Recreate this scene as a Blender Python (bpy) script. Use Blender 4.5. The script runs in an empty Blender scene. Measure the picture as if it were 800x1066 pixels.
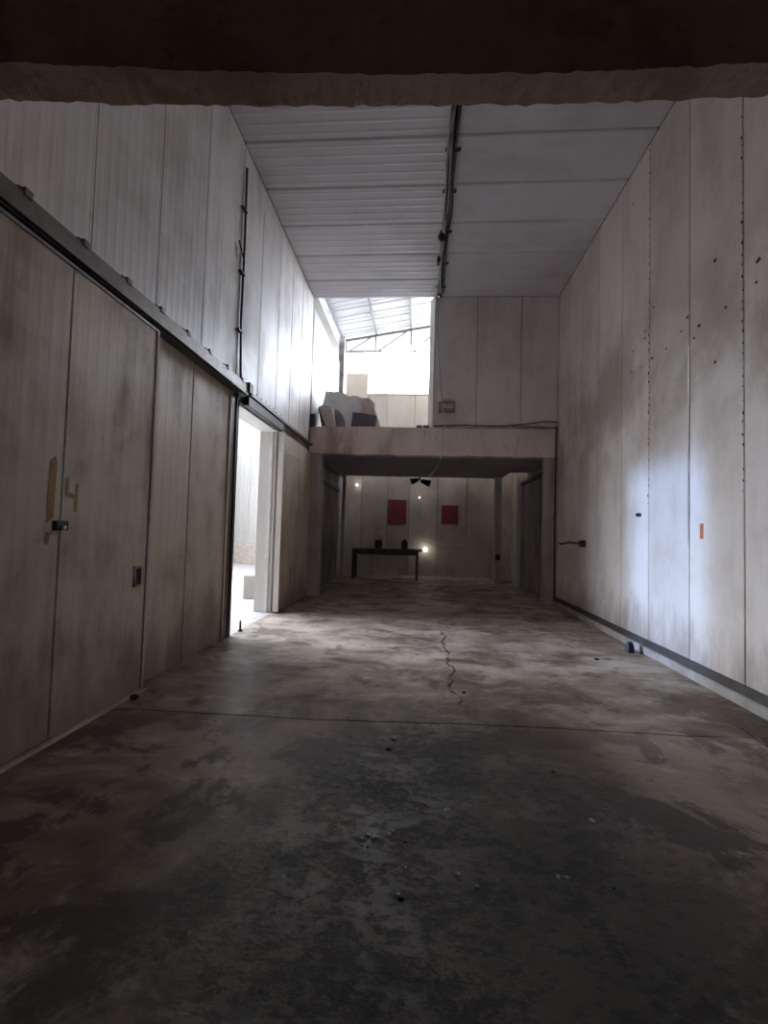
import bpy, bmesh, math, random
from mathutils import Vector, Matrix
random.seed(7)
scene = bpy.context.scene
COL = scene.collection

# ------------------------------------------------------------------ camera
F, YAW, PITCH, ROLL, CAMH = 490.5, -0.0755, 0.0417, 0.028, 1.66
fw = Vector((math.sin(YAW)*math.cos(PITCH), math.cos(YAW)*math.cos(PITCH), math.sin(PITCH)))
r0 = fw.cross(Vector((0, 0, 1))).normalized(); u0 = r0.cross(fw)
CR = math.cos(ROLL)*r0 + math.sin(ROLL)*u0
CU = -math.sin(ROLL)*r0 + math.cos(ROLL)*u0
cam_d = bpy.data.cameras.new('camera'); cam = bpy.data.objects.new('camera', cam_d); COL.objects.link(cam)
cam_d.sensor_fit = 'HORIZONTAL'; cam_d.sensor_width = 36; cam_d.lens = F*36/800
cam_d.clip_start = 0.05; cam_d.clip_end = 300
m = Matrix((CR, CU, -fw)).transposed().to_4x4(); m.translation = Vector((0, 0, CAMH)); cam.matrix_world = m
scene.camera = cam

# ------------------------------------------------------------------ sky, exposure
SKY = 7.6
w = bpy.data.worlds.new('overcast_sky'); scene.world = w; w.use_nodes = True
bg = w.node_tree.nodes['Background']; bg.inputs['Color'].default_value = (0.79, 0.87, 1.0, 1); bg.inputs['Strength'].default_value = SKY
vs = scene.view_settings
scene.display_settings.display_device = 'sRGB'
vs.view_transform = 'Standard'; vs.look = 'None'; vs.gamma = 1; vs.use_curve_mapping = False
vs.exposure = 1.72
scene.cycles.max_bounces = 12; scene.cycles.diffuse_bounces = 8; scene.cycles.glossy_bounces = 4
scene.cycles.sample_clamp_indirect = 8
scene.cycles.use_denoising = True

SUN_DIR = Vector((6.17, -1.37, -0.84))            # low light through the side hall's open front and the doorway
sl_ = bpy.data.lights.new('low_sun', 'SUN'); sl_.energy = 0.85; sl_.angle = math.radians(4.6); sl_.color = (0.34, 0.56, 1.0)
sun = bpy.data.objects.new('low_sun', sl_); COL.objects.link(sun); sun.location = (-20, 12, 8)
sun.rotation_euler = SUN_DIR.to_track_quat('-Z', 'Y').to_euler()

def portal(name, loc, sx, sy, direction):            # guides sky sampling through an opening; emits nothing
    l = bpy.data.lights.new(name, 'AREA'); l.shape = 'RECTANGLE'; l.size = sx; l.size_y = sy
    l.cycles.is_portal = True
    o = bpy.data.objects.new(name, l); COL.objects.link(o); o.location = loc
    o.rotation_euler = Vector(direction).to_track_quat('-Z', 'Y').to_euler()
    return o

# main dimensions (metres): X right, Y along the hall, Z up
XL, XR, ZC, YB, YF = -2.84, 3.33, 7.62, 11.76, 2.0
ZS, ZB = 4.28, 3.58              # mezzanine slab top / beam underside
YW = 17.4                        # wall behind the mezzanine
ZW = 6.78                        # its height
LRX, LRY0, LRY1, LRZ = -9.2, 4.0, 22.0, 8.0   # side hall seen through the doorway
WIN = (8.3, 15.5, 0.5, 7.3)      # its open front (y0,y1,z0,z1)
SKL = (-8.2, -6.4, 18.0, 20.5)  # opening added in its unseen roof to brighten the far wall (x0,x1,y0,y1)

portal('portal_window', (LRX-0.1, (WIN[0]+WIN[1])/2, (WIN[2]+WIN[3])/2), WIN[1]-WIN[0], WIN[3]-WIN[2], (1, 0, 0))
portal('portal_added_bay', ((SKL[0]+SKL[1])/2, (SKL[2]+SKL[3])/2, LRZ+0.2), SKL[1]-SKL[0], SKL[3]-SKL[2], (0, 0, -1))
portal('portal_gable', (0.0, YW+0.35, 8.3), 8.4, 3.3, (0, -1, 0))
portal('portal_added_gap', (XR+.4, 15.6, 8.9), 3.6, 2.4, (-1, 0, 0))  # added opening out of view on the right, lights the rear wall

# ------------------------------------------------------------------ helpers
def at(px, py, Y):                                   # photograph pixel -> point at depth Y
    d = fw + CR*((px-400)/F) - CU*((py-533)/F)
    return Vector((0, 0, CAMH)) + d*(Y/d.y)
def atx(px, py, X):
    d = fw + CR*((px-400)/F) - CU*((py-533)/F)
    return Vector((0, 0, CAMH)) + d*(X/d.x)
def atz(px, py, Z=0.0):
    d = fw + CR*((px-400)/F) - CU*((py-533)/F)
    return Vector((0, 0, CAMH)) + d*((Z-CAMH)/d.z)

WORLD = {}
def tag(o, label=None, cat=None, group=None, kind=None):
    if label: o['label'] = label
    if cat: o['category'] = cat
    if group: o['group'] = group
    if kind: o['kind'] = kind
    return o
def empty(name, loc, label, cat, group=None, kind=None):
    o = bpy.data.objects.new(name, None); COL.objects.link(o); o.location = loc; o.empty_display_size = 0.1
    WORLD[o] = Vector(loc); return tag(o, label, cat, group, kind)

class MB:
    def __init__(s): s.v = []; s.f = []; s.smooth = set()
    def add(s, vs, fs, smooth=False):
        b = len(s.v); s.v += [Vector(p) for p in vs]
        for f in fs:
            if smooth: s.smooth.add(len(s.f))
            s.f.append([b+i for i in f])
        return s
    def box(s, x0, x1, y0, y1, z0, z1):
        vs = [(x, y, z) for x in (x0, x1) for y in (y0, y1) for z in (z0, z1)]
        return s.add(vs, [(0,1,3,2),(4,6,7,5),(0,4,5,1),(2,3,7,6),(0,2,6,4),(1,5,7,3)])
    def hexa(s, p):                                  # 8 points ordered like box
        return s.add(p, [(0,1,3,2),(4,6,7,5),(0,4,5,1),(2,3,7,6),(0,2,6,4),(1,5,7,3)])
    def cbox(s, x0, x1, y0, y1, z0, z1, c=0.01):
        bm = bmesh.new(); bmesh.ops.create_cube(bm, size=1)
        for v in bm.verts:
            v.co = Vector(((x0+x1)/2+v.co.x*(x1-x0), (y0+y1)/2+v.co.y*(y1-y0), (z0+z1)/2+v.co.z*(z1-z0)))
        bmesh.ops.bevel(bm, geom=list(bm.edges), offset=c, segments=1, affect='EDGES')
        bm.verts.index_update()
        s.add([v.co.copy() for v in bm.verts], [[v.index for v in f.verts] for f in bm.faces]); bm.free(); return s
    def tube(s, pts, r, n=8, caps=True):
        pts = [Vector(p) for p in pts]; rings = []
        rr = r if isinstance(r, (list, tuple)) else [r]*len(pts)
        for i, p in enumerate(pts):
            t = (pts[min(i+1, len(pts)-1)]-pts[max(i-1, 0)]).normalized()
            a = Vector((0, 0, 1)) if abs(t.z) < .9 else Vector((1, 0, 0))
            u = t.cross(a).normalized(); v = t.cross(u)
            rings.append([p + (u*math.cos(2*math.pi*k/n)+v*math.sin(2*math.pi*k/n))*rr[i] for k in range(n)])
        vs = [q for g in rings for q in g]; fs = []
        for i in range(len(pts)-1):
            for k in range(n):
                fs.append((i*n+k, i*n+(k+1) % n, (i+1)*n+(k+1) % n, (i+1)*n+k))
        s.add(vs, fs, True)
        if caps: s.add(rings[0], [list(range(n))]); s.add(rings[-1], [list(range(n))][::-1])
        return s
    def bar(s, a, b, wx, wz):                        # rectangular bar from a to b
        a, b = Vector(a), Vector(b); t = (b-a).normalized()
        up = Vector((0, 0, 1)) if abs(t.z) < .95 else Vector((0, 1, 0))
        u = t.cross(up).normalized()*wx/2; v = u.cross(t).normalized()*wz/2
        p = [a-u-v, a-u+v, a+u-v, a+u+v, b-u-v, b-u+v, b+u-v, b+u+v]
        return s.hexa(p)
    def prism(s, poly, n, t):                        # polygon (list of points) extruded by vector n*t
        n = Vector(n)*t; k = len(poly); a = [Vector(p) for p in poly]; b = [p+n for p in a]
        fs = [list(range(k))[::-1], [k+i for i in range(k)]]
        fs += [(i, (i+1) % k, k+(i+1) % k, k+i) for i in range(k)]
        return s.add(a+b, fs)
    def ball(s, c, r, sc=(1, 1, 1), n=10, m=6):
        vs = []; fs = []
        for i in range(m+1):
            th = math.pi*i/m
            for k in range(n):
                ph = 2*math.pi*k/n
                vs.append((c[0]+r*sc[0]*math.sin(th)*math.cos(ph), c[1]+r*sc[1]*math.sin(th)*math.sin(ph), c[2]+r*sc[2]*math.cos(th)))
        for i in range(m):
            for k in range(n): fs.append((i*n+k, (i+1)*n+k, (i+1)*n+(k+1) % n, i*n+(k+1) % n))
        return s.add(vs, fs, True)
    def build(s, name, mat, parent=None, label=None, cat=None, group=None, kind=None):
        xs = [v.x for v in s.v]; ys = [v.y for v in s.v]; zs = [v.z for v in s.v]
        o0 = Vector(((min(xs)+max(xs))/2, (min(ys)+max(ys))/2, min(zs)))
        me = bpy.data.meshes.new(name); me.from_pydata([v-o0 for v in s.v], [], s.f)
        bm = bmesh.new(); bm.from_mesh(me); bmesh.ops.remove_doubles(bm, verts=bm.verts, dist=1e-6) if not s.smooth else None
        bmesh.ops.recalc_face_normals(bm, faces=bm.faces); bm.to_mesh(me); bm.free()
        if s.smooth:
            for i, p in enumerate(me.polygons): p.use_smooth = i in s.smooth
        me.materials.append(mat)
        o = bpy.data.objects.new(name, me); COL.objects.link(o); WORLD[o] = o0
        if parent: o.parent = parent; o.location = o0 - WORLD[parent]
        else: o.location = o0
        return tag(o, label, cat, group, kind)

def panel(name, parent, mat, O, U, V, N, wd, ht, t=0.05, ribs=0, rd=0.006, gap=0.005, ch=0.012, bow=0.0, label=None):
    """insulated sheet-metal panel: chamfered edges, pressed ribs, gap to its neighbours; O is the corner on the face plane"""
    O, U, V, N = Vector(O), Vector(U), Vector(V), Vector(N)
    P = [(gap, -t), (gap, -ch), (gap+ch, 0)]
    for i in range(ribs):
        c = gap+ch+(wd-2*gap-2*ch)*(i+.5)/ribs
        h = min(0.03, (wd/ribs)*.3)
        P += [(c-h, 0), (c-h*.4, rd), (c+h*.4, rd), (c+h, 0)]
    P += [(wd-gap-ch, 0), (wd-gap, -ch), (wd-gap, -t)]
    k = len(P); mb = MB()
    a = [O+U*s_+N*n_+V*gap for s_, n_ in P]; b = [O+U*s_+N*n_+V*(ht-gap) for s_, n_ in P]
    fs = [(i, i+1, k+i+1, k+i) for i in range(k-1)] + [(k-1, 0, k, 2*k-1), list(range(k)), [k+i for i in range(k)]]
    mb.add(a+b, fs)
    return mb.build(name, mat, parent, label)

# ------------------------------------------------------------------ materials
def newmat(name):
    mt = bpy.data.materials.new(name); mt.use_nodes = True; nt = mt.node_tree
    return mt, nt, nt.nodes['Principled BSDF']
class G:
    """tiny node-graph helper"""
    def __init__(s, nt): s.nt = nt
    def n(s, t, **k):
        x = s.nt.nodes.new(t)
        for a, b in k.items(): setattr(x, a, b)
        return x
    def set(s, sock, v):
        if hasattr(v, 'is_linked') or isinstance(v, bpy.types.NodeSocket): s.nt.links.new(v, sock)
        else: sock.default_value = v
    def math(s, op, a, b=0.0, clamp=False):
        x = s.n('ShaderNodeMath', operation=op, use_clamp=clamp); s.set(x.inputs[0], a); s.set(x.inputs[1], b); return x.outputs[0]
    def mapr(s, v, a, b, c=0.0, d=1.0, smooth=True):
        x = s.n('ShaderNodeMapRange', interpolation_type='SMOOTHSTEP' if smooth else 'LINEAR'); x.clamp = True
        s.set(x.inputs[0], v)
        for i, q in enumerate((a, b, c, d)): s.set(x.inputs[1+i], q)
        return x.outputs[0]
    def mix(s, f, a, b, mode='MIX'):
        x = s.n('ShaderNodeMix', data_type='RGBA', blend_type=mode); s.set(x.inputs[0], f)
        s.set(x.inputs[6], a if not isinstance(a, tuple) else (*a, 1)); s.set(x.inputs[7], b if not isinstance(b, tuple) else (*b, 1)); return x.outputs[2]
    def pos(s): return s.n('ShaderNodeNewGeometry').outputs['Position']
    def scale(s, v, sc):
        x = s.n('ShaderNodeVectorMath', operation='MULTIPLY'); s.set(x.inputs[0], v); x.inputs[1].default_value = sc; return x.outputs[0]
    def offset(s, v, sc):
        x = s.n('ShaderNodeVectorMath', operation='ADD'); s.set(x.inputs[0], v); x.inputs[1].default_value = sc; return x.outputs[0]
    def noise(s, v, sc, det=4, rough=.55, dist=0.0):
        x = s.n('ShaderNodeTexNoise'); s.set(x.inputs['Vector'], v); x.inputs['Scale'].default_value = sc
        x.inputs['Detail'].default_value = det; x.inputs['Roughness'].default_value = rough; x.inputs['Distortion'].default_value = dist
        return x.outputs['Fac']
    def bump(s, h, st, dist=0.01):
        x = s.n('ShaderNodeBump'); x.inputs['Strength'].default_value = st; x.inputs['Distance'].default_value = dist; s.set(x.inputs['Height'], h); return x.outputs[0]

def panel_mat(name, base, dirt, amount=.5, streak=(2.6, 2.6, .5), rough=.42, vary=.12, low=0.0, lowcol=(.16, .11, .07), spec=.5, band=0.0):
    mt, nt, b = newmat(name); g = G(nt); p = g.pos()
    st = g.noise(g.scale(p, streak), 1.0, 5, .6)
    bl = g.noise(p, .9, 6, .65)
    fn = g.noise(p, 9.0, 5, .65)
    f = g.mapr(g.math('ADD', g.math('MULTIPLY', st, .45), g.math('MULTIPLY', bl, .65)), .46, .74)
    f = g.math('MULTIPLY', f, amount)
    sp = g.mapr(fn, .62, .74); f = g.math('MAXIMUM', f, g.math('MULTIPLY', sp, amount*.55))
    c = g.mix(f, base, dirt)
    rnd = g.n('ShaderNodeObjectInfo').outputs['Random']
    k = g.mapr(rnd, 0, 1, 1-vary, 1+vary*.4, False)
    cc = g.n('ShaderNodeCombineColor'); [g.set(cc.inputs[i], k) for i in range(3)]
    c = g.mix(1.0, c, cc.outputs[0], 'MULTIPLY')
    if band:
        zz = g.n('ShaderNodeSeparateXYZ'); g.set(zz.inputs[0], p)
        bn = g.noise(g.offset(p, (0, 4.2, 1.0)), .75, 6, .62)
        bz = g.math('MULTIPLY', g.mapr(zz.outputs[2], 2.4, 3.4), g.mapr(zz.outputs[2], 5.6, 4.4))
        c = g.mix(g.math('MULTIPLY', g.math('MULTIPLY', bz, g.mapr(bn, .38, .6)), band), c, (.24, .175, .125))
    if low > 0:
        z = g.n('ShaderNodeSeparateXYZ'); g.set(z.inputs[0], p)
        nz = g.noise(g.scale(p, (2.2, 2.2, .8)), 1.0, 5, .65)
        hgt = g.math('SUBTRACT', z.outputs[2], g.math('MULTIPLY', g.math('SUBTRACT', nz, .5), 2.2))
        c = g.mix(g.math('MULTIPLY', g.mapr(hgt, low, .0), .6), c, lowcol)
    g.set(b.inputs['Base Color'], c)
    g.set(b.inputs['Roughness'], g.mapr(f, 0, .8, rough, rough+.22, False))
    b.inputs['Specular IOR Level'].default_value = spec
    g.set(b.inputs['Normal'], g.bump(g.math('ADD', g.math('MULTIPLY', g.noise(p, 1.7, 3), 1.0), g.math('MULTIPLY', fn, .12)), .22, .02))
    return mt

def plain(name, col, rough=.6, metal=0.0, var=.25, sc=6.0, bump=.15, col2=None, emit=0, rust=None):
    mt, nt, b = newmat(name); g = G(nt); p = g.pos()
    n1 = g.noise(p, sc, 5, .6); n2 = g.noise(p, sc*.22, 3, .6)
    dark = tuple(x*(1-var) for x in col); lite = tuple(min(1, x*(1+var*.6)) for x in col)
    c = g.mix(g.mapr(n1, .3, .7), dark, lite)
    if col2: c = g.mix(g.mapr(n2, .45, .62), c, col2)
    if rust: c = g.mix(g.mapr(g.noise(p, sc*.7, 6, .7), .52, .68), c, rust)
    g.set(b.inputs['Base Color'], c); b.inputs['Roughness'].default_value = rough; b.inputs['Metallic'].default_value = metal
    if bump: g.set(b.inputs['Normal'], g.bump(n1, bump, .01))
    if emit:
        b.inputs['Emission Color'].default_value = (1, .97, .92, 1); b.inputs['Emission Strength'].default_value = emit
    return mt

def concrete_mat(name, cols, sc=1.2, rough=.85, bump=.4, streak=(1, 1, 1)):
    mt, nt, b = newmat(name); g = G(nt); p = g.scale(g.pos(), streak)
    n1 = g.noise(p, sc, 8, .62, .3); n2 = g.noise(p, sc*6, 6, .65)
    c = g.mix(g.mapr(n1, .32, .52), cols[0], cols[1]); c = g.mix(g.mapr(n1, .5, .7), c, cols[2])
    c = g.mix(g.math('MULTIPLY', g.mapr(n2, .55, .72), .5), c, tuple(x*.45 for x in cols[0]))
    g.set(b.inputs['Base Color'], c); b.inputs['Roughness'].default_value = rough
    g.set(b.inputs['Normal'], g.bump(g.math('ADD', n2, g.math('MULTIPLY', n1, .6)), bump, .02))
    return mt

def floor_mat():
    mt, nt, b = newmat('stained_concrete_floor'); g = G(nt); p = g.pos()
    s = g.n('ShaderNodeSeparateXYZ'); g.set(s.inputs[0], p); X, Y = s.outputs[0], s.outputs[1]
    n1 = g.noise(p, .75, 8, .62, .4)
    n2 = g.noise(g.offset(p, (7, 3, 0)), 2.6, 8, .66, .3)
    n3 = g.noise(p, 17, 6, .7)
    n4 = g.noise(g.scale(p, (.9, 1.5, 1)), 1.3, 9, .7, .6)
    c = g.mix(g.mapr(n1, .40, .60), (.13, .086, .056), (.31, .232, .17))
    c = g.mix(g.math('MULTIPLY', g.mapr(g.math('ADD', n4, g.mapr(Y, 3.5, 6.5, -.05, .08)), .46, .70), .8), c, (.56, .47, .395))  # paler with depth: light from the doorway put into the colour
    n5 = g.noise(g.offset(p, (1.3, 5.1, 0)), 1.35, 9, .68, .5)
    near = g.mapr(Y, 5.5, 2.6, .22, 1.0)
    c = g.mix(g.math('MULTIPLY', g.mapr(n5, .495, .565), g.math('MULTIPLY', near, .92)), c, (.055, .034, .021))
    c = g.mix(g.math('MULTIPLY', g.mapr(n2, .54, .66), .7), c, (.08, .055, .039))
    # oily, spalled strip along the near bay, widened nearby to paint in shade
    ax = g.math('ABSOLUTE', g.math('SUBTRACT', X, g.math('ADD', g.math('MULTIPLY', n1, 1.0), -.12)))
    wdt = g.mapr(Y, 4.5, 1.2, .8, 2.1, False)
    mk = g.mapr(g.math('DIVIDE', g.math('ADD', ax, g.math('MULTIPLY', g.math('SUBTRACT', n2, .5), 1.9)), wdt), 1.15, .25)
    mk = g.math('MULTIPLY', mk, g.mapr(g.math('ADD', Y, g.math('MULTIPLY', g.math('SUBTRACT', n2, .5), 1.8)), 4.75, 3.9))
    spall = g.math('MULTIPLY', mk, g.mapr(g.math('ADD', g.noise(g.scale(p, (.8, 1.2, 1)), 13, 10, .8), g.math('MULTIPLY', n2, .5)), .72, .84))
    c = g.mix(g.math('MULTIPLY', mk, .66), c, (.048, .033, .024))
    c = g.mix(g.math('MULTIPLY', spall, .85), c, (.016, .013, .012))
    # wandering crack along the centre line
    yv = g.n('ShaderNodeCombineXYZ'); g.set(yv.inputs[1], Y)
    cn = g.noise(yv.outputs[0], 1.6, 5, .7)
    cx = g.math('ABSOLUTE', g.math('SUBTRACT', X, g.math('ADD', g.math('MULTIPLY', g.math('SUBTRACT', cn, .5), .5), .42)))
    cw = g.mapr(g.noise(p, 5, 3), .35, .65, .002, .03, False)
    ck = g.mapr(g.math('DIVIDE', cx, cw), 1.0, .55)
    ck = g.math('MULTIPLY', ck, g.math('MULTIPLY', g.mapr(Y, 8.3, 7.9), g.mapr(Y, 4.5, 4.8)))
    c = g.mix(ck, c, (.02, .015, .012))
    # pale mortar splashes
    c = g.mix(g.math('MULTIPLY', g.mapr(g.noise(g.offset(p, (3, 9, 0)), 6, 3), .7, .76), .7), c, (.42, .39, .35))
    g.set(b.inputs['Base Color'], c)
    g.set(b.inputs['Roughness'], g.mapr(g.math('ADD', g.math('MULTIPLY', n2, .6), g.math('MULTIPLY', n3, .4)),   .3, .7, .42, .7, False))
    b.inputs['Specular IOR Level'].default_value = .38
    h = g.math('ADD', g.math('MULTIPLY', n3, .3), g.math('MULTIPLY', n1, .6))
    h = g.math('ADD', h, g.math('MULTIPLY', n2, .6)); h = g.math('SUBTRACT', h, g.math('MULTIPLY', spall, .5)); h = g.math('SUBTRACT', h, ck)
    g.set(b.inputs['Normal'], g.bump(h, .4, .02))
    return mt

M = {}
M['panel_l'] = panel_mat('painted_panel_ribbed', (.66, .60, .56), (.29, .215, .165), .55, low=0, rough=.47, spec=.45)
M['panel_low'] = panel_mat('painted_panel_grimy', (.60, .50, .385), (.22, .155, .095), .85, low=.9, rough=.5, spec=.35)
M['panel_r'] = panel_mat('painted_panel_flat', (.68, .62, .58), (.36, .27, .205), .5, low=.9, rough=.48, spec=.4, band=.55)
M['panel_c'] = panel_mat('ceiling_panel_paint', (.70, .695, .73), (.44, .42, .42), .45, streak=(.5, 3, 3))
M['panel_b'] = panel_mat('back_panel_paint', (.74, .69, .69), (.42, .34, .31), .55)
M['panel_w'] = panel_mat('clean_white_panel', (.66, .64, .61), (.48, .44, .39), .35)
M['panel_m'] = panel_mat('mezzanine_panel_paint', (.44, .42, .41), (.3, .27, .24), .4, rough=.4)
M['panel_t'] = panel_mat('tan_panel_paint', (.60, .52, .43), (.42, .34, .26), .5)
M['under'] = panel_mat('cold_room_back_panel', (.60, .51, .42), (.3, .23, .165), .65)
M['underdark'] = panel_mat('dark_panel_paint', (.27, .24, .23), (.12, .10, .09), .7)  # darker panels for the side walls and door under the mezzanine
M['joint'] = plain('dark_joint_filler', (.09, .08, .07), .9)  # dark backing visible in the gaps between panels
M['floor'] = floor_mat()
M['floorbase'] = plain('joint_dirt', (.03, .025, .02), .95)
M['beam'] = concrete_mat('stained_beam_concrete', [(.44, .32, .27), (.76, .63, .57), (.84, .74, .69)], 1.1, streak=(1.0, 1, .35))
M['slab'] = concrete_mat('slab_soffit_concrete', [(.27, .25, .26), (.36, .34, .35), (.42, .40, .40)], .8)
M['lintel'] = concrete_mat('rough_lintel_concrete', [(.34, .25, .18), (.50, .38, .29), (.60, .48, .39)], 1.8, bump=.7)
M['column'] = concrete_mat('column_plaster', [(.32, .27, .24), (.48, .43, .40), (.58, .53, .50)], 1.3, streak=(1, 1, .4))
M['kerb'] = concrete_mat('kerb_concrete', [(.2, .17, .145), (.3, .27, .24), (.38, .35, .32)], 1.5)
M['dark_wall'] = concrete_mat('grey_render', [(.38, .34, .31), (.5, .46, .42), (.56, .52, .48)], 1.0)  # mid-tone render, paled so the unseen front bay bounces light
M['steel'] = plain('dirty_galvanised_steel', (.25, .235, .22), .5, .55, rust=(.10, .06, .04))
M['darksteel'] = plain('dark_painted_steel', (.055, .05, .048), .55, .3, rust=(.07, .04, .028))
M['rail'] = plain('grey_steel_rail', (.17, .135, .11), .5, .4, rust=(.07, .045, .03))
M['chrome'] = plain('worn_chrome', (.62, .60, .56), .3, .85, var=.1)
M['black'] = plain('black_rubber', (.018, .017, .016), .6)
M['blackhole'] = plain('puncture_black', (.02, .017, .015), .9)
M['cable'] = plain('pale_cable_sheath', (.48, .46, .43), .5)
M['white'] = plain('white_paint', (.70, .69, .66), .5, var=.12)
M['yellow'] = plain('faded_ochre_paint', (.33, .185, .035), .75, var=.35, sc=14)
M['orange'] = plain('orange_tape', (.55, .12, .045), .55, var=.2, sc=20)
M['red'] = plain('red_notice_board', (.24, .035, .045), .6, var=.2, sc=5)
M['wood'] = plain('dark_bench_wood', (.12, .10, .085), .7)
M['truss'] = plain('weathered_truss_steel', (.16, .15, .15), .5, .4)
M['roof'] = panel_mat('roof_sheet_white', (.47, .46, .47), (.30, .28, .27), .5, streak=(.5, 5, 5))
M['board'] = plain('broken_board_grey', (.80, .77, .76), .7, var=.1)
M['tornsheet'] = plain('torn_tan_sheet', (.58, .50, .44), .75, var=.2)
M['purple'] = plain('dark_violet_grey_board', (.095, .08, .10), .7)
M['bulb'] = plain('lit_bulb_glass', (.9, .9, .88), .3, emit=3.5, bump=0)
M['pebble'] = plain('pale_rubble', (.50, .48, .44), .8)
M['darkpebble'] = plain('dark_rubble', (.04, .035, .03), .9)
M['ground'] = concrete_mat('outdoor_ground', [(.3, .28, .25), (.38, .36, .33), (.45, .43, .4)], .4)
M['lfloor'] = concrete_mat('pale_side_hall_floor', [(.42, .38, .36), (.52, .48, .46), (.6, .56, .54)], .6, rough=.5, bump=.15)

S = dict(kind='structure')

# ------------------------------------------------------------------ ground and floors
MB().box(-45, 40, -25, 70, -.45, -.30).build('ground', M['ground'], label='pale open ground outside the building', cat='ground', **S)
fl = MB().box(XL-.4, XR+.3, -4.2, YW+.3, -.30, -.035).build('floor', M['floorbase'], label='stained concrete floor of the long hall, cracked along its middle', cat='floor', **S)
def slab_piece(x0, x1, y0f, y1f, n=26, name='concrete_slab'):
    """floor slab whose two cross joints wander"""
    mb = MB(); xs = [x0+(x1-x0)*i/n for i in range(n+1)]
    top = []; 
    a = [Vector((x, y0f(x), 0)) for x in xs]; b = [Vector((x, y1f(x), 0)) for x in xs]
    mb.prism(a+b[::-1], (0, 0, -1), .06)
    return mb.build(name, M['floor'], fl)
rj = random.Random(3)
jn = {}
def jit(x, k): 
    key = (round(x, 2), k)
    if key not in jn: jn[key] = rj.uniform(-.008, .008)
    return jn[key]
J1 = lambda x: 4.10+(x-XL)*.036+.02*math.sin(x*2.1)+jit(x, 0)
J2 = lambda x: 11.9+jit(x, 1)
g2 = lambda f, d: (lambda x: f(x)+d)
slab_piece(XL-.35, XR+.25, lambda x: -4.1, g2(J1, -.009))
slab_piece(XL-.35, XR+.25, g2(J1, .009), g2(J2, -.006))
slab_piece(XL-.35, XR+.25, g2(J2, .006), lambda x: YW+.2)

# ------------------------------------------------------------------ left wall
wl = MB()
wl.box(-3.22, -2.90, -4.0, 7.10, 0, ZC+.1).box(-3.22, -2.90, 9.22, YB+.1, 0, ZC+.1).box(-3.22, -2.90, 7.10, 9.22, 3.62, ZC+.1)
wl = wl.build('wall_left', M['joint'], label='left wall of tall ribbed white metal panels above the door rail', cat='wall', **S)
LS = [YF, 2.68, 3.70, 4.70, 5.74, 6.89, 7.84, 8.86, 9.78, 10.62, YB]
for a, b in zip(LS[:-1], LS[1:]):
    panel('wall_panel', wl, M['panel_l'], (XL, a, 3.86), (0, 1, 0), (0, 0, 1), (1, 0, 0), b-a, ZC-3.86, ribs=8 if a < 7 else 5, rd=.0012 if a < 6.8 else .0005)
for a, b in ((4.1, 4.64), (4.64, 5.62), (5.62, 6.78)):
    panel('wall_panel', wl, M['panel_low'], (XL-.02, a, 0), (0, 1, 0), (0, 0, 1), (1, 0, 0), b-a, 3.74, t=.035, ribs=6 if a < 5.6 else 0, rd=.0012)
panel('wall_panel', wl, M['panel_low'], (XL-.02, 1.0, 0), (0, 1, 0), (0, 0, 1), (1, 0, 0), 1.2, 3.74, t=.035)
panel('wall_panel', wl, M['panel_low'], (XL-.02, 9.25, 0), (0, 1, 0), (0, 0, 1), (1, 0, 0), YB-9.25, 3.80, t=.035)
for y in (3.70, 4.70, 5.74, 7.84, 8.86):
    MB().box(XL-.012, XL+.0025, y-.024, y-.008, 3.88, ZC-.02).build('seam_bead', M['white'], wl)
# doorway lining
dj = MB().box(-3.24, -2.86, 6.80, 7.12, 0, 3.70).build('jamb_near', M['rail'], wl, label='grimy dark door jamb')
dj2 = MB().box(-3.24, -2.895, 9.20, 9.26, 0, 3.66).build('jamb_far', M['panel_w'], wl, label='white door reveal')
dj3 = MB().box(-3.24, -2.895, 7.12, 9.20, 3.60, 3.66).build('jamb_head', M['panel_w'], wl)
MB().box(-3.02, -2.96, 9.16, 9.20, 0, 3.6).build('reveal_bead', M['white'], wl)
# steel angle posts at the door
MB().box(-2.89, -2.838, 6.98, 7.06, 0, 3.86).build('corner_post', M['darksteel'], wl, label='dark steel corner post')
MB().box(-2.89, -2.838, 6.74, 6.80, 0, 3.7).build('seam_cover', M['panel_low'], wl)
MB().box(-2.88, -2.837, YB-.10, YB-.02, 0, ZC).build('corner_strip', M['darksteel'], wl, label='dark strip in the far corner')
# sliding-door rail along the wall
rail = empty('door_rail', (XL, 4.5, 3.70), 'long grimy steel sliding door rail running along the left wall', 'rail')
MB().box(XL-.01, XL+.14, YF, 7.06, 3.80, 3.87).build('rail_top', M['rail'], rail)
MB().box(XL+.115, XL+.14, YF, 7.06, 3.72, 3.80).build('rail_lip', M['rail'], rail)
MB().box(XL-.01, XL+.11, YF, 7.06, 3.70, 3.715).build('rail_bottom_plate', M['darksteel'], rail)  # dark plate closing the underside of the rail
for i in range(9):
    y = 2.35+i*.56
    br = MB().cbox(XL, XL+.15, y-.035, y+.035, 3.85, 3.91, .006).build('bracket', M['rail'], rail)
    MB().tube([(XL+.07, y, 3.90), (XL+.07, y, 3.935)], .016, 6).build('bolt', M['darksteel'], br)
MB().cbox(XL-.005, XL+.17, 7.04, 7.20, 3.76, 3.92, .008).build('end_block', M['darksteel'], rail)
head = empty('door_track', (XL, 8.2, 3.6), 'dark boxed sliding door track above the bright open doorway', 'rail')
MB().box(XL+.005, XL+.10, 7.21, 9.15, 3.60, 3.74).build('track_box', M['darksteel'], head)
MB().box(XL+.005, XL+.12, 7.21, 11.6, 3.77, 3.82).build('track_strip', M['rail'], head)
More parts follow.
